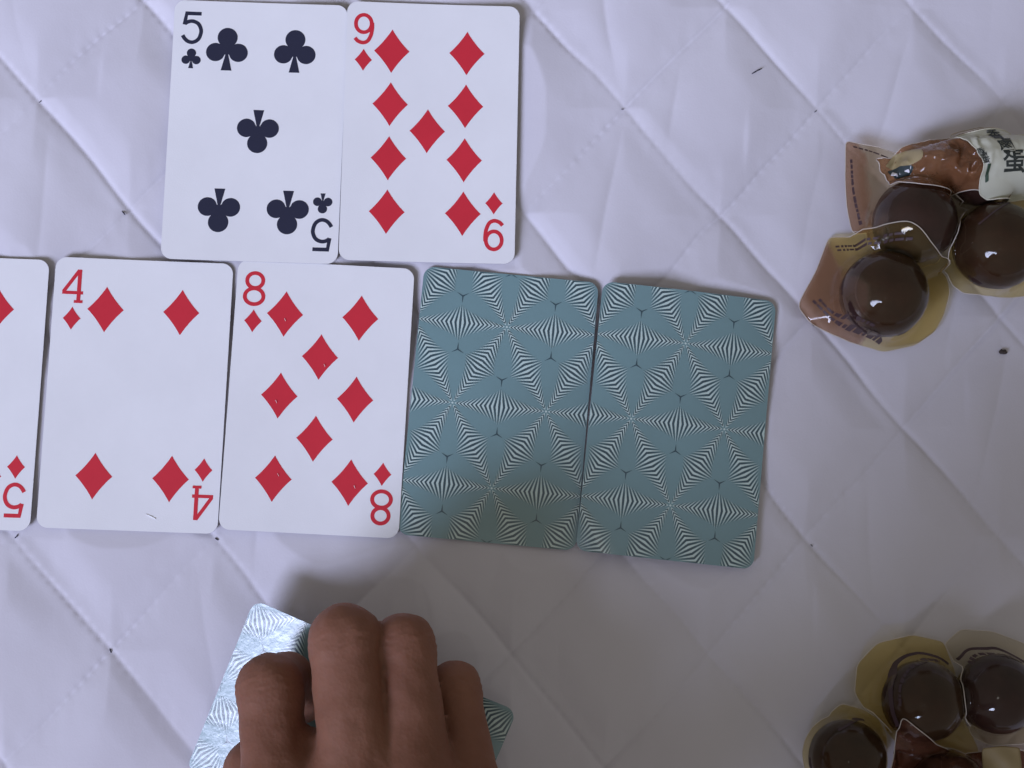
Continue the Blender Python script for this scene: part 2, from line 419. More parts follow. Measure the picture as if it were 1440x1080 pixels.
def club_outline(s=1.0):
    circ = [(0, 4.15, 3.3), (-3.75, -.95, 3.12), (3.75, -.95, 3.12), (0, 0, 1.75)]
    pts = []
    for k in range(180):
        a = 2*math.pi*k/180; d = np.array([math.cos(a), math.sin(a)]); best = .5
        for cx, cy, r in circ:
            b = d[0]*cx + d[1]*cy; disc = b*b - (cx*cx + cy*cy - r*r)
            if disc > 0: best = max(best, b + math.sqrt(disc))
        if d[1] < 0:      # flared stem, foot at y = -7.1
            t = 7.1 / -d[1]
            hw = lambda y: .45 + 1.5*(max(0, (-y-1.2))/5.9)**1.9
            while t > .5 and abs(d[0]*t) > hw(d[1]*t): t -= .02
            best = max(best, t)
        pts.append(d*best*s)
    return np.array(pts)
BIGD = diamond_outline(11.7, 14.9); SMALLD = diamond_outline(5.7, 7.5)
BIGC = club_outline(1.0); SMALLC = club_outline(.46)
def pip(parent, name, shape, x, y, flip, mat, zf):
    sh = -shape if flip else shape
    pts = sh + np.array([x, y])
    v, f = polar_sheet(pts, .36, zf, [.5, 1.0], (x, y))
    return mesh_obj(name, v, f, mat, parent, False)
def ribbon(pts, w, closed=False):
    P = np.asarray(pts, float); n = len(P); v, f = [], []
    for i in range(n):
        if closed: a, b = P[i-1], P[(i+1) % n]
        else: a, b = P[max(i-1, 0)], P[min(i+1, n-1)]
        d = b - a; d /= np.linalg.norm(d); nn = np.array([-d[1], d[0]])
        sc = 1.0
        if closed or 0 < i < n-1:
            e = P[i] - P[i-1]; e /= np.linalg.norm(e); c = max(.5, abs(nn @ np.array([-e[1], e[0]]))); sc = 1/c
        v += [P[i] + nn*w/2*sc, P[i] - nn*w/2*sc]
    m = n if closed else n-1
    for i in range(m):
        j = (i+1) % n; f.append((2*i, 2*i+1, 2*j+1, 2*j))
    return v, f
def ell(cx, cy, rx, ry, n=36): return [(cx + rx*math.cos(2*math.pi*k/n), cy + ry*math.sin(2*math.pi*k/n)) for k in range(n)]
def glyph(ch):
    if ch == '5':
        c = catmull([(-2.45, 1.25), (-1.3, 2.0), (.2, 2.2), (1.9, 1.45), (2.85, -.2), (2.95, -1.9), (2.2, -3.9), (.6, -4.95), (-1.0, -4.8), (-2.2, -3.9), (-3.0, -2.7)], 5)
        return [ribbon([(2.9, 4.85), (-2.0, 4.85), (-2.55, 1.0)], 1.25), ribbon(c, 1.25)]
    if ch == '9':
        tail = catmull([(2.75, 2.2), (2.8, .3), (2.45, -2.0), (1.5, -4.0), (0, -4.75), (-1.7, -4.3), (-2.8, -3.2)], 5)
        return [ribbon(ell(-.05, 1.8, 2.6, 3.0), 1.25, True), ribbon(tail, 1.25)]
    if ch == '8':
        return [ribbon(ell(0, 2.65, 2.6, 2.45), 1.25, True), ribbon(ell(0, -2.55, 3.0, 2.6), 1.25, True)]
    if ch == '4':
        return [ribbon([(1.7, 5.2), (-3.0, -1.9)], 1.15), ribbon([(-3.4, -2.2), (3.3, -2.2)], 1.05),
                ribbon([(1.9, 5.4), (1.9, -5.0)], 1.25), ribbon([(.5, -5.1), (3.3, -5.1)], .9)]
def rank(parent, ch, x, y, flip, mat, zf):
    V, F = [], []
    for k, (v, f) in enumerate(glyph(ch)):
        o = len(V)
        for p in v:
            q = (-p if flip else p) + np.array([x, y]); V.append((q[0], q[1], zf(*q) + .345 + .018*k))
        F += [tuple(i+o for i in g) for g in f]
    return mesh_obj('corner_rank', V, F, mat, parent, False)
def bend_fn(ax=0, ay=0, corner=None, tw=0):
    def f(x, y):
        z = ax*(x/28.6)**2 + ay*(y/43.7)**2 + tw*(x/28.6)*(y/43.7)
        if corner:
            sx, sy, amt, size = corner
            d = max(0, (sx*x/28.6*28.6 + sy*y) - (28.6+43.7-size)); z += amt*(d/size)**2
        return z
    return f
def face_card(key, ch, suit, label, pips, ox=0.0, zf=None):
    X, Y, t, _ = CARDS[key]; zf = zf or bend_fn(.15, .25)
    th = thing('playing_card', label, 'playing card', (X, Y, CARD_Z[key]), t, 'playing cards laid out on the bedspread')
    card_body(th, zf, M_PAPER)
    mat = M_RED if suit == 'D' else M_BLACK
    big, small = (BIGD, SMALLD) if suit == 'D' else (BIGC, SMALLC)
    for x, y in pips: pip(th, 'pip', big, x+ox, y, (y < 1), mat, zf)
    rank(th, ch, -22.7+ox*.3, 34.4, False, mat, zf); rank(th, ch, 22.7+ox, -34.2, True, mat, zf)
    pip(th, 'corner_suit', small, -22.5+ox*.3, 23.8, False, mat, zf); pip(th, 'corner_suit', small, 22.5+ox, -23.6, True, mat, zf)
    return th
c12 = 12.2
face_card('5C', '5', 'C', 'five of clubs, the only card with black symbols, in the upper row', [(-11.2, 27.3), (11.2, 27.3), (.2, 0), (-11.2, -26.9), (11.2, -26.9)], .5, bend_fn(.25, .3, None, .15))
face_card('9D', '9', 'D', 'nine of diamonds at the right end of the upper row beside the five of clubs',
          [(-12.5, y) for y in (27.1, 9.0, -9.3, -27.3)] + [(12.4, y) for y in (27.1, 9.0, -9.3, -27.3)] + [(0, .2)], -1.0, bend_fn(.5, .1, None, -.2))
c4 = face_card('4D', '4', 'D', 'four of diamonds between the half visible five and the eight of diamonds', [(-c12, 27.1), (c12, 27.1), (-c12, -26.8), (c12, -26.8)], .5, bend_fn(.35, .2))
blob('white_scratch', [(-10.5+16.0, -38.2, .55), (8.0, -39.2, .6), (9.0, -39.8, .55)], .16, M_PAPER, c4)
face_card('8D', '8', 'D', 'eight of diamonds between the four of diamonds and the face down teal cards',
          [(-c12, 26.6), (c12, 26.6), (0, 13.2), (-c12, 0), (c12, 0), (0, -13.3), (-c12, -26.8), (c12, -26.8)], -.2, bend_fn(.4, .3, None, .1))
c8 = bpy.data.objects['playing_card.003']
for k, (x, y) in enumerate([(-12.5, 25.2), (-11.2, -25.0), (13.4, -27.6), (1.2, 11.0), (-13.5, -1.5)]):
    blob('white_scratch', [(x, y, .75), (x+.3, y-.5, .8), (x+.5, y-1.0, .75)], .07, M_PAPER, c8, k)
face_card('5D', '5', 'D', 'five of diamonds cut off by the left edge of the photo', [(-c12, 27.1), (c12, 27.1), (0, 0), (-c12, -26.8), (c12, -26.8)], .3, bend_fn(.3, .2))

# card back: star lattice; every lattice edge carries a rhombus of tapering light and dark slivers
def clip_poly(poly, outline):
    out = [np.array(p, float) for p in poly]; n = len(outline)
    for i in range(n):
        a, b = outline[i], outline[(i+1) % n]; e = b - a
        if not out: return out
        res = []
        for k in range(len(out)):
            p, q = out[k-1], out[k]
            sp = e[0]*(p[1]-a[1]) - e[1]*(p[0]-a[0]); sq = e[0]*(q[1]-a[1]) - e[1]*(q[0]-a[0])
            if (sp >= 0) != (sq >= 0): res.append(p + (q-p)*(sp/(sp-sq)))
            if sq >= 0: res.append(q)
        out = res
    return out
CLIP = rounded_rect(CW-.3, CH-.3, CR, 5, 1); CLIP = np.array([p for i, p in enumerate(CLIP)])
PIT = 30.4; ROWH = PIT*math.sqrt(3)/2
def back_polys():
    nodes = []
    for r in range(-3, 4):
        for k in range(-3, 4):
            x = (k + (.5 if r % 2 == 0 else 0))*PIT; nodes.append((x, r*ROWH))
    tris = set(); polys = []
    nd = [np.array(p) for p in nodes]
    for i in range(len(nd)):
        for dx, dy in ((PIT, 0), (PIT/2, ROWH), (-PIT/2, ROWH)):
            A = nd[i]; B = A + np.array([dx, dy]); mid = (A+B)/2
            if abs(mid[0]) > CW/2+16 or abs(mid[1]) > CH/2+14: continue
            e = (B-A)/PIT; nrm = np.array([-e[1], e[0]])
            ns = 43
            def tt(q):            # stripe boundaries: wide in the middle, fine towards the nodes
                s = q*2-1
                return (.72*s + .28*math.sin(s*math.pi/2))*.96
            for side in (1, -1):
                Cc = mid + nrm*side*(ROWH/3)
                for k in range(ns):
                    t0, t1 = tt(k/ns), tt((k+1)/ns)
                    if k % 2 == 0: mt, grow = 2, 1.0       # pale
                    else: mt, grow = 1, 1.0
                    w = (t1-t0); tm = (t0+t1)/2
                    reach = .60*(1-abs(tm))**.95 + .02
                    P0 = mid + e*(t0*PIT/2); P1 = mid + e*(t1*PIT/2); PM = mid + e*(tm*PIT/2)
                    def toC(P, s): return P + (Cc-P)*s
                    s1 = reach*.45
                    ww = 1.0
                    a, b = PM+(P0-PM)*ww, PM+(P1-PM)*ww
                    a2, b2 = toC(PM+(P0-PM)*.66, s1), toC(PM+(P1-PM)*.66, s1)
                    tip = toC(PM, reach*1.12)
                    polys.append(([a, b, b2, tip, a2], mt))

    for i in range(len(nd)):
        for sgn in (1, -1):
            c = nd[i] + np.array([0, sgn*ROWH*2/3])
            if abs(c[0]) > CW/2+3 or abs(c[1]) > CH/2+3: continue
            for k in range(3):
                a = math.radians(90*sgn + 120*k); d = np.array([math.cos(a), math.sin(a)]); nn = np.array([-d[1], d[0]])
                polys.append(([c+nn*.26, c-nn*.26, c+d*2.4], 1))
        c = nd[i]; polys.append(([c + .38*np.array([math.cos(w), math.sin(w)]) for w in np.linspace(0, 2*math.pi, 7)[:-1]], 2))
    return polys
BP = []
for poly, m_ in back_polys():
    area2 = sum(poly[i-1][0]*poly[i][1]-poly[i][0]*poly[i-1][1] for i in range(len(poly)))
    if area2 < 0: poly = poly[::-1]
    if max(abs(p[0]) for p in poly) < CW/2-4 and max(abs(p[1]) for p in poly) < CH/2-4: BP.append((poly, m_)); continue
    if min(p[0] for p in poly) > CW/2 or max(p[0] for p in poly) < -CW/2 or min(p[1] for p in poly) > CH/2 or max(p[1] for p in poly) < -CH/2: continue
    q = clip_poly(poly, CLIP)
    if len(q) >= 3: BP.append((q, m_))
def back_print(parent, zf):
    V, F, FM = [], [], []
    for i, (poly, m_) in enumerate(BP):
        o = len(V); dz = .36 + .004*(i % 5)
        for p in poly: V.append((p[0], p[1], zf(p[0], p[1]) + dz))
        F.append(tuple(range(o, o+len(poly)))); FM.append(m_-1)
    o = mesh_obj('printed_pattern', V, F, [M_TEALD, M_TEALL], parent, False, FM); o['kind'] = 'stuff'
    return o
def back_card(key, label, zf):
    X, Y, t, _ = CARDS[key]
    th = thing('playing_card', label, 'playing card', (X, Y, CARD_Z[key]), t, 'playing cards laid out on the bedspread')
    card_body(th, zf, M_TEAL); back_print(th, zf); return th
back_card('B1', 'face down card with teal starburst back next to the eight of diamonds', bend_fn(.3, .3))
CARD_Z['B2'] += 2.5
b2 = back_card('B2', 'face down teal starburst card at the right end of the lower row of cards', b2_shape)

# the card under the hand: arched, so that its left end tips towards the window
hl = thing('playing_card', 'face down teal card slanted under the fingers of the hand, its left end shining', 'playing card', group='playing cards laid out on the bedspread')
TL, TR, BL = at(370, 847, 14), at(727, 998, 14), at(262, 1084, 1)
ex = (TR-TL)[:2]; ang = math.atan2(ex[1], ex[0])
def held_z(x, y):                      # card's long axis is local y
    return 4.6*(1 - abs(y/43.7)**1.5) + .225*(x+28.6) + .0007*x*x
cen = (TR + BL)[:2] / 2
hl.location = (cen[0]*S, cen[1]*S, (row + .9)*S); hl.rotation_euler = (0, 0, ang + math.pi/2)
card_body(hl, held_z, M_TEAL); back_print(hl, held_z)

# ------------------------------------------------------------------ egg packets
SPH = []        # (centre, radius) of eggs placed so far, films drape over them
def resample(poly, n):
    P = np.asarray(poly, float); Q = np.vstack([P, P[:1]]); d = np.r_[0, np.cumsum(np.linalg.norm(np.diff(Q, axis=0), axis=1))]
    s = np.linspace(0, d[-1], n, endpoint=False)
    return np.stack([np.interp(s, d, Q[:, 0]), np.interp(s, d, Q[:, 1])], 1)
def smooth_closed(P, it=2):
    for _ in range(it): P = .25*np.roll(P, 1, 0) + .5*P + .25*np.roll(P, -1, 0)
    return P
def tube(name, P, r, mat, parent, closed=True):
    P = np.asarray(P); n = len(P); v, f = [], []; m = 5
    for i in range(n):
        t = P[(i+1) % n] - P[i-1] if closed else P[min(i+1, n-1)] - P[max(i-1, 0)]
        t = t/(np.linalg.norm(t)+1e-9); a = np.cross(t, [0, 0, 1.]); a /= np.linalg.norm(a)+1e-9; b = np.cross(a, t)
        for k in range(m):
            w = 2*math.pi*k/m; v.append(P[i] + r*(math.cos(w)*a + math.sin(w)*b))
    for i in range(n if closed else n-1):
        j = (i+1) % n
        for k in range(m): f.append((i*m+k, i*m+(k+1) % m, j*m+(k+1) % m, j*m+k))
    return mesh_obj(name, v, f, mat, parent)
def egg_mesh(parent, c, rx, ry, rz, seed):
    v, f = [], []; nu, nv = 40, 24
    for j in range(nv+1):
        a = math.pi*j/nv
        for i in range(nu):
            b = 2*math.pi*i/nu
            d = np.array([math.sin(a)*math.cos(b), math.sin(a)*math.sin(b), math.cos(a)])
            k = .985 + .03*noise.noise(Vector(d*1.7 + np.array([seed, 0, 0])))
            v.append(c + d*np.array([rx, ry, rz])*k)
    for j in range(nv):
        for i in range(nu): f.append((j*nu+i, (j+1)*nu+i, (j+1)*nu+(i+1) % nu, j*nu+(i+1) % nu))
    return mesh_obj('egg', v, f, M_EGG, parent)
def drape(x, y, c, R, zf, ze, D, th, seed, below):
    """height of the upper film at x,y: over its own egg, then falling to the flange, never below other eggs"""
    d = math.hypot(x-c[0], y-c[1]); d0 = R*.975
    if d <= d0: z = c[2] + math.sqrt(R*R-d*d) + .2
    else:
        z0 = c[2] + math.sqrt(R*R-d0*d0) + .2
        q = min(1, (d-d0)/max(.5, D-d0)); fl = zf + (ze-zf)*q
        z = fl + (z0-fl)*math.exp(-(d-d0)*1.6)
        z += (.16*math.sin(th*19+seed*3) + .10*math.sin(th*31+seed)) * math.exp(-((d-d0-1.5)/2.2)**2)
        z += .9*q*noise.noise(Vector((x*.12, y*.12, seed)))
    for (s, r) in below:
        dd = math.hypot(x-s[0], y-s[1])
        if dd < r*1.02: z = max(z, s[2] + math.sqrt(max(0, (r+.45)**2 - dd*dd)))
        elif dd < r+4: z = max(z, s[2] + (1-(dd-r)/4)*2.5)
    return z
def egg_packet(label, cpx, rpx, outline_px, mat, zf=6.0, ze=3.0, zc=None, seed=0.0, squash=(1, 1), below=(), prints=(), rim=M_RIM, has_egg=True, zo=5.0, mat2=None, split=None):
    th = thing('egg_packet', label, 'egg packet', (0, 0, 0), 0, 'sealed packets of dark brown eggs')
    R = rpx / (FPX/(H_CAM-14)); zc = zc or R + row + .4
    c = at(cpx[0], cpx[1], zc)
    th.location = (c[0]*S, c[1]*S, 0)
    off = np.array([c[0], c[1], 0])
    if has_egg: egg_mesh(th, c-off, R*squash[0], R*squash[1], R, seed)
    O = np.array([at(px, py, zo)[:2] for px, py in outline_px]); O = ccw(smooth_closed(resample(O, 120), 2))
    Rd = R*max(squash)*1.0; d0 = Rd*.975; v, v2 = [], []; fr = []
    n = len(O); ang = np.arctan2(O[:, 1]-c[1], O[:, 0]-c[0]); D = np.maximum(np.hypot(O[:, 0]-c[0], O[:, 1]-c[1]), Rd*1.05 if has_egg else 0)
    inner, outer = 10, 14
    def zt(x, y, k): return drape(x, y, c, Rd, zf, ze, D[k], ang[k], seed, below)
    def bott(x, y, z):
        d = math.hypot(x-c[0], y-c[1])
        zb = c[2]-math.sqrt(max(0, Rd*Rd-d*d))-.1 if d < Rd else 99
        return max(row + .05, min(z-.22, zb))
    top = [(c[0], c[1], zt(c[0], c[1], 0))]; bot = [(c[0], c[1], bott(c[0], c[1], top[0][2]))]
    for j in range(1, inner+outer+1):
        for k in range(n):
            dk = min(d0, D[k]*.9)
            r = dk*j/inner if j <= inner else dk + (D[k]-dk)*((j-inner)/outer)**1.3
            x, y = c[0]+r*math.cos(ang[k]), c[1]+r*math.sin(ang[k]); z = zt(x, y, k)
            top.append((x, y, z)); bot.append((x, y, bott(x, y, z)))
    f = [(0, 1+k, 1+(k+1) % n) for k in range(n)]
    for j in range(inner+outer-1):
        a, b = 1+j*n, 1+(j+1)*n
        f += [(a+k, b+k, b+(k+1) % n, a+(k+1) % n) for k in range(n)]
    o = len(top); fb = [tuple(o+i for i in reversed(q)) for q in f]
    e = o - n; side = [(e+(o)+k, e+o+(k+1) % n, e+(k+1) % n, e+k) for k in range(n)]
    V = np.array(top+bot) - off
    fm = None; mats = [mat]
    if mat2 is not None:
        mats = [mat, mat2]; fm = []
        for q in f+fb+side:
            p = V[list(q)].mean(0); fm.append(1 if split(p[0], p[1]) else 0)
    mesh_obj('film', V, f+fb+side, mats, th, True, fm)
    rimP = np.array(top[-n:]) - off; rimP[:, 2] += .1
    tube('sealed_edge', rimP, .14, rim, th)
    def zat(x, y):
        k = int(np.argmin(np.abs(np.angle(np.exp(1j*(ang - math.atan2(y-c[1], x-c[0]))))))); return zt(x, y, k)
    for pts, dashes, w in prints:          # rows of tiny illegible print along the seal
        P = catmull([at(px, py, zo)[:2] for px, py in pts], 40); d = np.r_[0, np.cumsum(np.linalg.norm(np.diff(P, axis=0), axis=1))]
        VV, FF = [], []; s = 0; rr = random.Random(int(seed*10)+len(pts))
        while s < d[-1]:
            L = rr.uniform(.6, 2.6) if dashes else d[-1]
            ss = np.linspace(s, min(s+L, d[-1]), 3 if dashes else 60); q = [np.array([np.interp(t, d, P[:, 0]), np.interp(t, d, P[:, 1])]) for t in ss]
            rv, rf = ribbon(q, w*(rr.uniform(.8, 1.3) if dashes else 1)); ob_ = len(VV)
            VV += [(p[0]-off[0], p[1]-off[1], zat(p[0], p[1])+.16) for p in rv]; FF += [tuple(i+ob_ for i in g) for g in rf]
            s += L + (rr.uniform(.25, .7) if dashes else 1)
        mesh_obj('small_print', VV, FF, M_INKB, th, False)
    if has_egg: SPH.append((c, R*max(squash)))
    return th, c, R, zat

# upper cluster
_, cB, RB, _ = egg_packet('egg packet with a tall brown flap on its left, tucked under the labelled wrapper', (1286, 312), 61,
    [(1189,198),(1212,202),(1240,208),(1264,216),(1305,240),(1350,262),(1358,300),(1348,325),(1326,345),(1318,372),(1292,376),(1255,352),(1225,330),(1198,329),(1191,290),(1188,245)],
    M_FILM_BL, 8, 5, seed=1.3, prints=[([(1200,206),(1225,214),(1256,226)], True, .5), ([(1196,225),(1199,270),(1208,318)], True, .7)])
_, cC, RC, _ = egg_packet('sealed clear packet with a round dark egg cut off by the right edge, upper group', (1403, 346), 64,
    [(1432,272),(1404,290),(1370,308),(1340,326),(1322,346),(1318,372),(1330,384),(1337,400),(1352,412),(1385,418),(1420,419),(1470,414),(1490,350),(1475,285)],
    M_FILM_Y, 8, 5, seed=2.1, below=[(cB, RB)], prints=[([(1402,296),(1372,314),(1347,334)], False, .5)])
_, cD, RD, _ = egg_packet('dark egg packet mostly hidden below the labelled wrapper', (1378, 236), 56,
    [(1318,240),(1326,268),(1345,282),(1378,294),(1412,292),(1436,270),(1440,230),(1420,190),(1378,180),(1335,190)],
    M_FILM_C, 8, 6, seed=3.7, below=[(cB, RB)])
_, cA, RA, _ = egg_packet('sealed egg packet with brown left flap and yellowish right rim, lowest of the upper group', (1243, 414), 63,
    [(1168,331),(1210,331),(1250,331),(1264,340),(1283,359),(1300,369),(1322,372),(1336,388),(1339,410),(1332,440),(1318,465),(1291,484),(1245,494),(1201,481),(1171,468),(1142,453),(1125,430),(1128,420),(1150,378)],
    M_FILM_AL, 7, 2.5, seed=.4, below=[(cB, RB)],
    prints=[([(1176,346),(1215,345),(1248,346)], True, .75), ([(1178,351.5),(1215,351),(1258,354)], True, .75),
            ([(1144,422),(1160,440),(1180,458),(1205,473),(1235,484)], True, .8), ([(1152,421),(1166,438),(1186,455),(1210,469)], True, .7)])
# lower cluster
_, cE, RE, _ = egg_packet('sealed packet with a dark egg at the bottom edge, leftmost of the lower group', (1192, 1066), 54,
    [(1128,1100),(1138,1045),(1160,1010),(1185,990),(1215,998),(1238,1012),(1249,1035),(1250,1060),(1240,1085),(1236,1130),(1190,1142),(1140,1136)],
    M_FILM_Y, 7, 3.5, seed=5.2, rim=M_RIM, prints=[([(1163,1019),(1190,1008),(1212,1011)], False, .5)])
_, cF, RF, _ = egg_packet('sealed yellowish packet with a nearly black egg, middle one of the lower group', (1298, 986), 57,
    [(1203,975),(1207,935),(1235,905),(1285,893),(1330,903),(1346,950),(1352,1000),(1372,1040),(1380,1060),(1345,1068),(1300,1062),(1262,1045),(1238,1018),(1215,995)],
    M_FILM_Y, 7, 3.5, seed=6.9, below=[(cE, RE)], prints=[([(1246,1015),(1237,990),(1238,958),(1256,930),(1285,918),(1315,923),(1334,934)], False, .75),
            ([(1244,985),(1246,958),(1262,935),(1290,925),(1318,929)], True, .6)])
egg_packet('brown film egg packet at the bottom edge, tucked below the other lower packets', (1335, 1118), 58,
    [(1246,998),(1262,1012),(1300,1040),(1350,1060),(1430,1052),(1475,1070),(1475,1150),(1400,1180),(1300,1180),(1244,1140),(1238,1085),(1248,1050)],
    M_FILM_H, 9, 5, seed=8.4, rim=M_RIM, below=[(cE, RE), (cF, RF)])
_, cG, RG, _ = egg_packet('sealed packet with a smooth dark egg and grey rim, rightmost one of the lower group', (1402, 976), 56,
    [(1328,906),(1352,885),(1395,888),(1440,905),(1482,930),(1484,1030),(1440,1046),(1392,1048),(1368,1037),(1353,1012),(1346,960),(1339,925)],
    M_FILM_C, 8, 5, seed=7.5, below=[(cF, RF)], prints=[([(1343,927),(1358,913),(1380,911),(1400,912),(1436,930)], False, .8), ([(1352,930),(1368,918),(1400,919),(1430,932)], True, .6)])

# crumpled wrapper with the label, lying over the upper packets
wr = thing('labelled_wrapper', 'crumpled orange brown plastic wrapper with a pale label of black Chinese writing', 'wrapper')
wc = at(1375, 230, 22); wr.location = (wc[0]*S, wc[1]*S, 0)
WO = [(1240,214),(1262,215),(1275,200),(1298,192),(1330,188),(1370,183),(1398,178),(1425,180),(1440,188),(1500,200),(1510,262),(1440,273),(1408,278),(1390,272),(1368,267),(1330,267),(1290,264),(1268,258),(1256,248),(1248,235)]
WOm = smooth_closed(resample([at(a, b, 20)[:2] for a, b in WO], 160), 1)
def wrap_z(x, y):
    # long pillow over the two eggs, pinched at its left end
    a = at(1262, 232, 15); b = at(1500, 232, 15)
    t = (x-a[0])/(b[0]-a[0]); ym = a[1] + (b[1]-a[1])*t
    half = 9.2*min(1, .40+1.6*max(0, t)); q = min(1, abs((y-ym)/half))
    z = 13 + (16 if t > .1 else 16*max(0, t)/.1)*math.sqrt(max(0, 1-q*q))*min(1, .45+1.2*max(t, 0))
    n = Vector((x*.16, y*.16, 3.3)); k = 1-abs(noise.noise(n))*2
    amp = 2.0*max(0, min(1, (.50-t)*8)) + .35
    z += amp*(k-.5) + amp*.7*(1-2*abs(noise.noise(Vector((x*.35, y*.22, 9.1))))-.5)
    for (s, r) in ((cB, RB), (cC, RC), (cD, RD)):
        dd = math.hypot(x-s[0], y-s[1])
        if dd < r+.6: z = max(z, s[2] + math.sqrt(max(0, (r+1.1)**2-dd*dd)) )
    return z
rings = [i/26 for i in range(1, 27)]
o2 = np.array([wc[0], wc[1]])
def wv(outline, dz, zfun, rings, cen):
    v, f = polar_sheet(outline, dz, zfun, rings, cen); v = np.array(v); v[:, 0] -= wc[0]; v[:, 1] -= wc[1]; return v, f
v, f = wv(WOm, 0, wrap_z, rings, (wc[0], wc[1]))
mesh_obj('crumpled_film', v, f, M_FILM_O, wr)
rp = np.array(v[-160:]); rp[:, 2] += .05
tube('film_edge', rp, .15, M_RIM, wr)
# small greenish sticker patch and highlights painted as pale patches near the pinched end
def patch(name, poly_px, dz, mat, n=40):
    P = smooth_closed(resample([at(a, b, 24)[:2] for a, b in poly_px], n), 1); c = P.mean(0)
    v, f = wv(P, dz, wrap_z, [i/8 for i in range(1, 9)], (c[0], c[1])); return mesh_obj(name, v, f, mat, wr)
patch('yellow_patch', [(1258,222),(1272,204),(1290,200),(1300,208),(1298,222),(1280,228)], .35, simple('ochre_patch', (.34, .27, .14), .4, .5, var=(120, .2)))
patch('dark_patch', [(1262,228),(1278,223),(1292,228),(1290,238),(1270,240)], .5, simple('dark_green_patch', (.03, .045, .05), .25, .6))
patch('painted_glint', [(1265,236),(1269,229),(1272,233),(1276,238),(1271,237)], .75, simple('pale_glint_paint', (.8, .8, .85), .2, .8), 16)
patch('painted_glint', [(1281,232),(1286,230),(1288,236)], .75, bpy.data.materials['pale_glint_paint'], 12)
# label: sheet over the right part
LB = [(1343,186),(1356,196),(1368,212),(1377,236),(1380,262),(1384,270),(1400,277),(1440,272),(1500,262),(1500,200),(1440,186),(1425,179),(1398,177),(1370,182)]
LP = smooth_closed(resample([at(a, b, 24)[:2] for a, b in LB], 120), 1); lc = LP.mean(0)
v, f = wv(LP, .45, wrap_z, [i/24 for i in range(1, 25)], (lc[0], lc[1]))
mesh_obj('label', v, f, M_LABEL, wr)
tube('label_edge', np.array(v[-120:])+np.array([0, 0, .1]), .2, simple('label_rim', (.62, .6, .48), .5), wr)
def lettering(name, text, px, py, size, ang, mat, parent, z_fun, base, dz):
    cu = bpy.data.curves.new(name, 'FONT'); cu.body = text; cu.size = size*S; cu.align_x = 'CENTER'; cu.align_y = 'CENTER'; cu.resolution_u = 3
    cu.offset = .00012*size/7
    ob = bpy.data.objects.new(name, cu); scene.collection.objects.link(ob)
    me = bpy.data.meshes.new_from_object(ob.evaluated_get(bpy.context.evaluated_depsgraph_get()))
    bpy.data.objects.remove(ob); bpy.data.curves.remove(cu)
    c = at(px, py, 26); ca, sa = math.cos(ang), math.sin(ang)
    for vv in me.vertices:
        x, y = vv.co.x/S, vv.co.y/S; x -= .15*y; X = c[0]+x*ca-y*sa; Y = c[1]+x*sa+y*ca
        vv.co = ((X-base[0])*S, (Y-base[1])*S, (z_fun(X, Y)+dz)*S)
    me.materials.append(mat); me.name = name
    return link(bpy.data.objects.new(name, me), parent)
for ch, px, py, sz in (('香', 1402, 188, 4.6), ('鹵', 1410, 207, 5.4), ('蛋', 1422, 231, 7.2)):
    lettering('printed_character', ch, px, py, sz, math.radians(2), M_INK, wr, wrap_z, wc, .75)
for k, (px, py) in enumerate([(1376, 215), (1379, 222), (1382, 229)]):
    lettering('small_character', '香鹵蛋'[k], px, py, 2.1, math.radians(2), M_INK, wr, wrap_z, wc, .75)
patch('green_mark', [(1381,236),(1386,236),(1390,255),(1386,257)], .7, simple('dark_green_ink', (.03, .06, .035), .5))
# yellow label scrap under the lower right packet
sp_ = thing('paper_scrap', 'small yellowish label scrap beneath the grey rimmed packet at the bottom edge', 'label')
q0 = at(1403, 1068, 15); sp_.location = (q0[0]*S, q0[1]*S, 0)
P = smooth_closed(resample([at(a, b, 15)[:2] for a, b in [(1378,1051),(1402,1047),(1428,1049),(1431,1070),(1430,1095),(1378,1095)]], 60), 1)
v, f = polar_sheet(P, 0, lambda x, y: 17.5 + 1.0*math.sin(x*.2) + .6*noise.noise(Vector((x*.2, y*.2, 0))), [i/8 for i in range(1, 9)], (q0[0], q0[1]))
v = np.array(v); v[:, 0] -= q0[0]; v[:, 1] -= q0[1]; v2 = v.copy(); v2[:, 2] -= .25; n_ = 60; o_ = len(v); e_ = o_-n_
ff = f + [tuple(o_+i for i in reversed(q)) for q in f] + [(e_+o_+k, e_+o_+(k+1) % n_, e_+(k+1) % n_, e_+k) for k in range(n_)]
mesh_obj('label_paper', np.vstack([v, v2]), ff, M_YPAPER, sp_)

# ------------------------------------------------------------------ hand (one continuous surface from a distance field)
def J(px, py, z): return at(px, py, z)
def cone(P, a, b, ra, rb):
    ba = b-a; l2 = ba @ ba; h = np.clip(((P-a) @ ba)/l2, 0, 1)
    return np.linalg.norm(P - (a + h[:, None]*ba), axis=1) - (ra + (rb-ra)*h)
def smin(a, b, k):
    h = np.maximum(k-np.abs(a-b), 0)/k
    return np.minimum(a, b) - h*h*k*.25
FING = {
 'index':  [(J(386,1122,60), 9.0), (J(380,966,51), 8.7), (J(402,955,28), 7.6), (J(425,985,14.5), 6.6)],
 'middle': [(J(503,1124,65), 10.2), (J(485,900,57), 9.5), (J(492,905,30), 8.1), (J(497,950,15.5), 7.0)],
 'ring':   [(J(590,1122,63), 9.8), (J(568,907,53), 8.2), (J(562,915,28), 7.3), (J(556,955,15), 6.6)],
 'little': [(J(664,1130,56), 8.8), (J(639,966,44), 6.9), (J(626,975,25), 6.2), (J(615,1005,14.5), 5.8)],
}
THUMB = [(J(420,1260,42), 12.0), (J(372,1150,34), 10.0), (J(357,1082,26), 8.2), (J(372,1060,19), 7.4)]
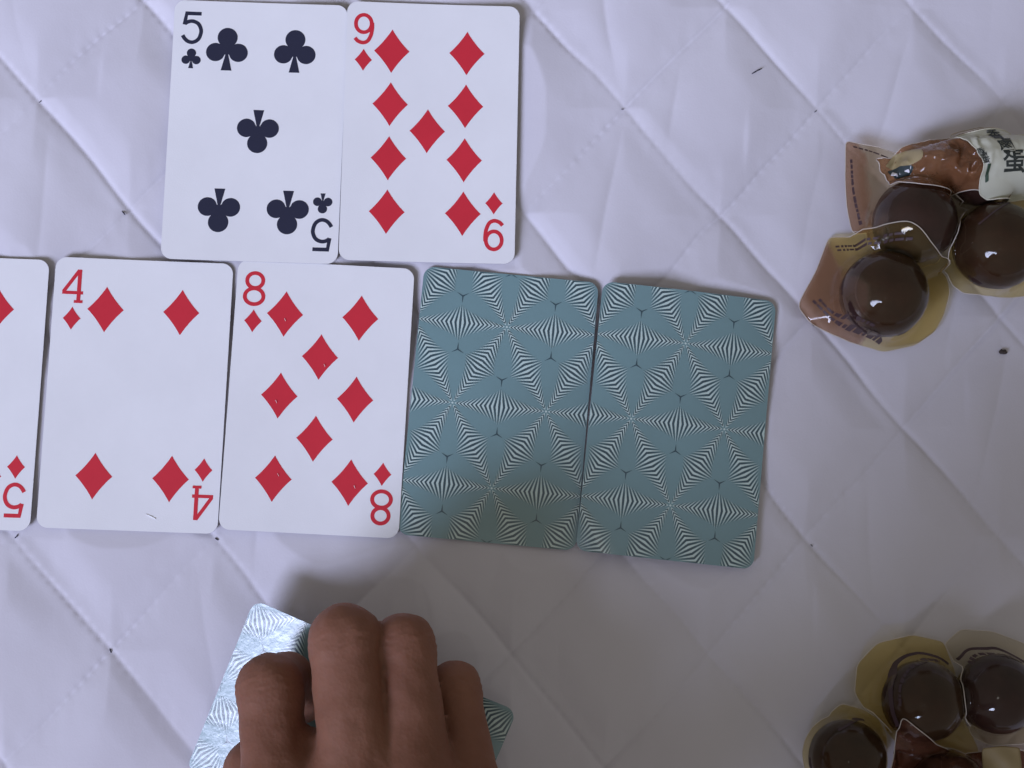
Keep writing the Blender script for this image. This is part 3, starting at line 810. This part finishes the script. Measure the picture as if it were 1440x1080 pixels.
WRIST = J(530,1420,62); W2 = J(500,1420,60); W3 = J(565,1420,60)
ARM = [(np.array([-52., -185, 92]), 25), (np.array([-78., -222, 175]), 32), (np.array([-100., -245, 250]), 38)]  # unseen forearm, raised steeply so that its shadow reaches the lower right
def sdf(P):
    fs = []
    for nme, ch in FING.items():
        d = None
        for (a, ra), (b, rb) in zip(ch[:-1], ch[1:]):
            c = cone(P, a, b, ra, rb); d = c if d is None else smin(d, c, 3.0)
        # knuckle swelling on the middle joint and skin folds across it
        k = ch[1][0]; rr = ch[1][1]
        d = smin(d, np.linalg.norm(P-(k+np.array([0, -1.5, .2])), axis=1)-rr*.95, 3)
        fs.append(d)
    d = fs[0]
    for q in fs[1:]: d = smin(d, q, .9)
    palm = None
    mcp = [FING[n][0] for n in ('index', 'middle', 'ring', 'little')]
    for i, (p, r) in enumerate(mcp):
        w = [W2, WRIST, WRIST, W3][i]
        c = cone(P, p + np.array([0, -3, -3.0]), w, r+1.0, 17); palm = c if palm is None else smin(palm, c, 9)
    for i in range(3):
        c = cone(P, mcp[i][0]+np.array([0, -2, -2.5]), mcp[i+1][0]+np.array([0, -2, -2.5]), mcp[i][1]+.3, mcp[i+1][1]+.3); palm = smin(palm, c, 7)
    # web of skin between the fingers
    webs = [((442,1040,53),(1)), ((556,1012,56),(1)), ((642,1036,48),(1))]
    for (x, y, z), _ in webs: palm = smin(palm, cone(P, J(x, y+26, z-1), J(x+3, y+85, z+5), 8.2, 9.6), 4); palm = smin(palm, cone(P, J(x+3, y+85, z+5), J(x+8, y+200, z+3), 9.6, 11), 4)
    d = smin(d, palm, 4.5)
    t = None
    for (a, ra), (b, rb) in zip(THUMB[:-1], THUMB[1:]):
        c = cone(P, a, b, ra, rb); t = c if t is None else smin(t, c, 3)
    t = smin(t, cone(P, THUMB[0][0], WRIST, 12, 18), 10)
    d = smin(d, t, 4)
    pts = [(WRIST, 22)] + ARM
    for (a, ra), (b, rb) in zip(pts[:-1], pts[1:]): d = smin(d, cone(P, a, b, ra, rb), 16)
    return d
def detail(P, d):
    # folds over the finger joints, veins and tendons
    for nme, ch in FING.items():
        k, r = ch[1]; a = ch[0][0]; ax = (k-a)/np.linalg.norm(k-a); s = (P-k) @ ax
        near = np.exp(-((np.linalg.norm(P-k, axis=1)-r)/6.0)**2)
        for o, w in ((-4.6, .09), (-2.4, .16), (-.4, .22), (1.6, .14), (3.4, .08)):
            d = d + near*w*1.5*np.exp(-((s-o-.5*np.sin(P[:, 0]*.9))/.75)**2)
    nz = np.array([noise.noise(Vector(p*.11))*.55 + noise.noise(Vector(p*.27))*.22 + noise.noise(Vector((p[0]*.7, p[1]*.25, p[2]*.5)))*.10 for p in P])
    return d + nz
def surface_nets(lo, hi, h):
    nx_, ny_, nz_ = [int((hi[i]-lo[i])/h)+1 for i in range(3)]
    ax = [lo[i] + h*np.arange(n) for i, n in enumerate((nx_, ny_, nz_))]
    D = np.empty((nx_, ny_, nz_), np.float32)
    Y, Z = np.meshgrid(ax[1], ax[2], indexing='ij'); Yf, Zf = Y.ravel(), Z.ravel()
    for i, x in enumerate(ax[0]): D[i] = sdf(np.stack([np.full_like(Yf, x), Yf, Zf], 1)).reshape(ny_, nz_)
    ins = D < 0
    cell = np.zeros((nx_-1, ny_-1, nz_-1), np.int8)
    for a in (0, 1):
        for b in (0, 1):
            for c in (0, 1): cell += ins[a:nx_-1+a, b:ny_-1+b, c:nz_-1+c]
    act = (cell > 0) & (cell < 8); ids = np.full(act.shape, -1, np.int64); ids[act] = np.arange(act.sum())
    I = np.argwhere(act); acc = np.zeros((len(I), 3)); cnt = np.zeros(len(I))
    corners = [(a, b, c) for a in (0, 1) for b in (0, 1) for c in (0, 1)]
    for p in corners:
        for axi in range(3):
            if p[axi]: continue
            q = list(p); q[axi] = 1
            d0 = D[I[:, 0]+p[0], I[:, 1]+p[1], I[:, 2]+p[2]]; d1 = D[I[:, 0]+q[0], I[:, 1]+q[1], I[:, 2]+q[2]]
            m = (d0 < 0) != (d1 < 0); t = np.where(m, d0/np.where(m, d0-d1, 1), 0)
            pos = I + np.array(p); pos = pos.astype(float); pos[:, axi] += t
            acc[m] += pos[m]; cnt[m] += 1
    V = np.array(lo) + h*acc/cnt[:, None]
    faces = []
    for axi in range(3):
        o = [a for a in range(3) if a != axi]
        sl0 = [slice(None)]*3; sl1 = [slice(None)]*3
        sl0[axi] = slice(0, -1); sl1[axi] = slice(1, None)
        ch = ins[tuple(sl0)] != ins[tuple(sl1)]
        E_ = np.argwhere(ch); s_in = ins[tuple(sl0)][ch]
        ok = (E_[:, o[0]] > 0) & (E_[:, o[1]] > 0)
        for q in o: ok &= E_[:, q] < ids.shape[q]
        E_, s_in = E_[ok], s_in[ok]
        def idc(a, b):
            K = E_.copy(); K[:, o[0]] -= a; K[:, o[1]] -= b; return ids[K[:, 0], K[:, 1], K[:, 2]]
        qd = np.stack([idc(0, 0), idc(1, 0), idc(1, 1), idc(0, 1)], 1)
        flip = s_in if axi != 1 else ~s_in
        qd[~flip] = qd[~flip][:, ::-1]
        faces.append(qd)
    F_ = np.vstack(faces); F_ = F_[(F_ >= 0).all(1)]
    # split every quad in four so that fine folds of skin can be formed
    edges = {}; V = list(V); newF = []
    def midv(a, b):
        k = (a, b) if a < b else (b, a)
        if k not in edges: edges[k] = len(V); V.append((V[a]+V[b])/2)
        return edges[k]
    for q in F_.tolist():
        m = [midv(q[i], q[(i+1) % 4]) for i in range(4)]; c = len(V); V.append((V[q[0]]+V[q[1]]+V[q[2]]+V[q[3]])/4)
        for i in range(4): newF.append((q[i], m[i], c, m[i-1]))
    V = np.array(V); F_ = np.array(newF)
    for _ in range(4):
        e = .25
        d = sdf(V); g = np.stack([sdf(V+np.eye(3)[i]*e)-sdf(V-np.eye(3)[i]*e) for i in range(3)], 1)/(2*e)
        V = V - (d/np.maximum((g*g).sum(1), .3))[:, None]*g*.9
    d = sdf(V); g = np.stack([sdf(V+np.eye(3)[i]*.25)-sdf(V-np.eye(3)[i]*.25) for i in range(3)], 1); g /= np.linalg.norm(g, axis=1)[:, None]+1e-9
    V = V - g*(detail(V, d)-d)[:, None]
    return V, F_
lo, hi = [-150, -285, 3], [45, -8, 275]
HV, HF = surface_nets(lo, hi, 1.7)
def skin_material():
    m, nt, b = new_mat('brown_skin'); L = nt.links.new
    tc = N(nt, 'ShaderNodeTexCoord')
    nz = N(nt, 'ShaderNodeTexNoise', Scale=38.0, Detail=5.0, Roughness=.6); L(tc.outputs['Object'], nz.inputs['Vector'])
    cr = N(nt, 'ShaderNodeValToRGB'); L(nz.outputs[0], cr.inputs[0]); E = cr.color_ramp.elements
    E[0].position = .3; E[0].color = (.185, .078, .048, 1); E[1].position = .7; E[1].color = (.25, .115, .073, 1)
    L(cr.outputs[0], b.inputs['Base Color'])
    b.inputs['Roughness'].default_value = .62; b.inputs['Specular IOR Level'].default_value = .25
    b.inputs['Subsurface Weight'].default_value = .25; b.inputs['Subsurface Scale'].default_value = .004
    b.inputs['Subsurface Radius'].default_value = (1, .3, .15)
    vo = N(nt, 'ShaderNodeTexVoronoi', Scale=900.0); L(tc.outputs['Object'], vo.inputs['Vector'])
    n3 = N(nt, 'ShaderNodeTexNoise', Scale=240.0, Detail=4.0); L(tc.outputs['Object'], n3.inputs['Vector'])
    b1 = N(nt, 'ShaderNodeBump', Strength=.2, Distance=.0003); L(vo.outputs[0], b1.inputs['Height'])
    b2_ = N(nt, 'ShaderNodeBump', Strength=.2, Distance=.0008); L(n3.outputs[0], b2_.inputs['Height']); L(b1.outputs[0], b2_.inputs['Normal'])
    L(b2_.outputs[0], b.inputs['Normal']); return m
person = thing('person', 'brown hand with curled fingers reaching in from the bottom onto a slanted face down card', 'person', (0, 0, 0))
mesh_obj('hand', HV, HF, skin_material(), person)
# cloth added around the unseen forearm to cast shade over the lower right
def shade_sleeve():
    pts = catmull([(-57, -196, 112), (-66, -208, 140), (-78, -222, 175), (-102, -246, 260), (-125, -270, 350), (-140, -300, 440), (-130, -370, 520)], 8)
    v, f = [], []; n = 36
    for i, p in enumerate(pts):
        t = pts[min(i+1, len(pts)-1)] - pts[max(i-1, 0)]; t /= np.linalg.norm(t)
        a = np.cross(t, [0, 0, 1.]); a /= np.linalg.norm(a); b = np.cross(a, t)
        for k in range(n):
            w = 2*math.pi*k/n
            r = 38 + i*.75 + 1.6*math.sin(w*3 + i*.7) + 1.5*math.sin(i*1.3 + 2*w)
            v.append(p + r*(math.cos(w)*a + math.sin(w)*b))
    for i in range(len(pts)-1):
        for k in range(n): f.append((i*n+k, i*n+(k+1) % n, (i+1)*n+(k+1) % n, (i+1)*n+k))
    ob = mesh_obj('shade_sleeve', v, f, simple('grey_shade_sleeve', (.16, .15, .16), .9, .1, bump=(900, .2, .0005)), person)
    so = ob.modifiers.new('thick', 'SOLIDIFY'); so.thickness = .0015
shade_sleeve()
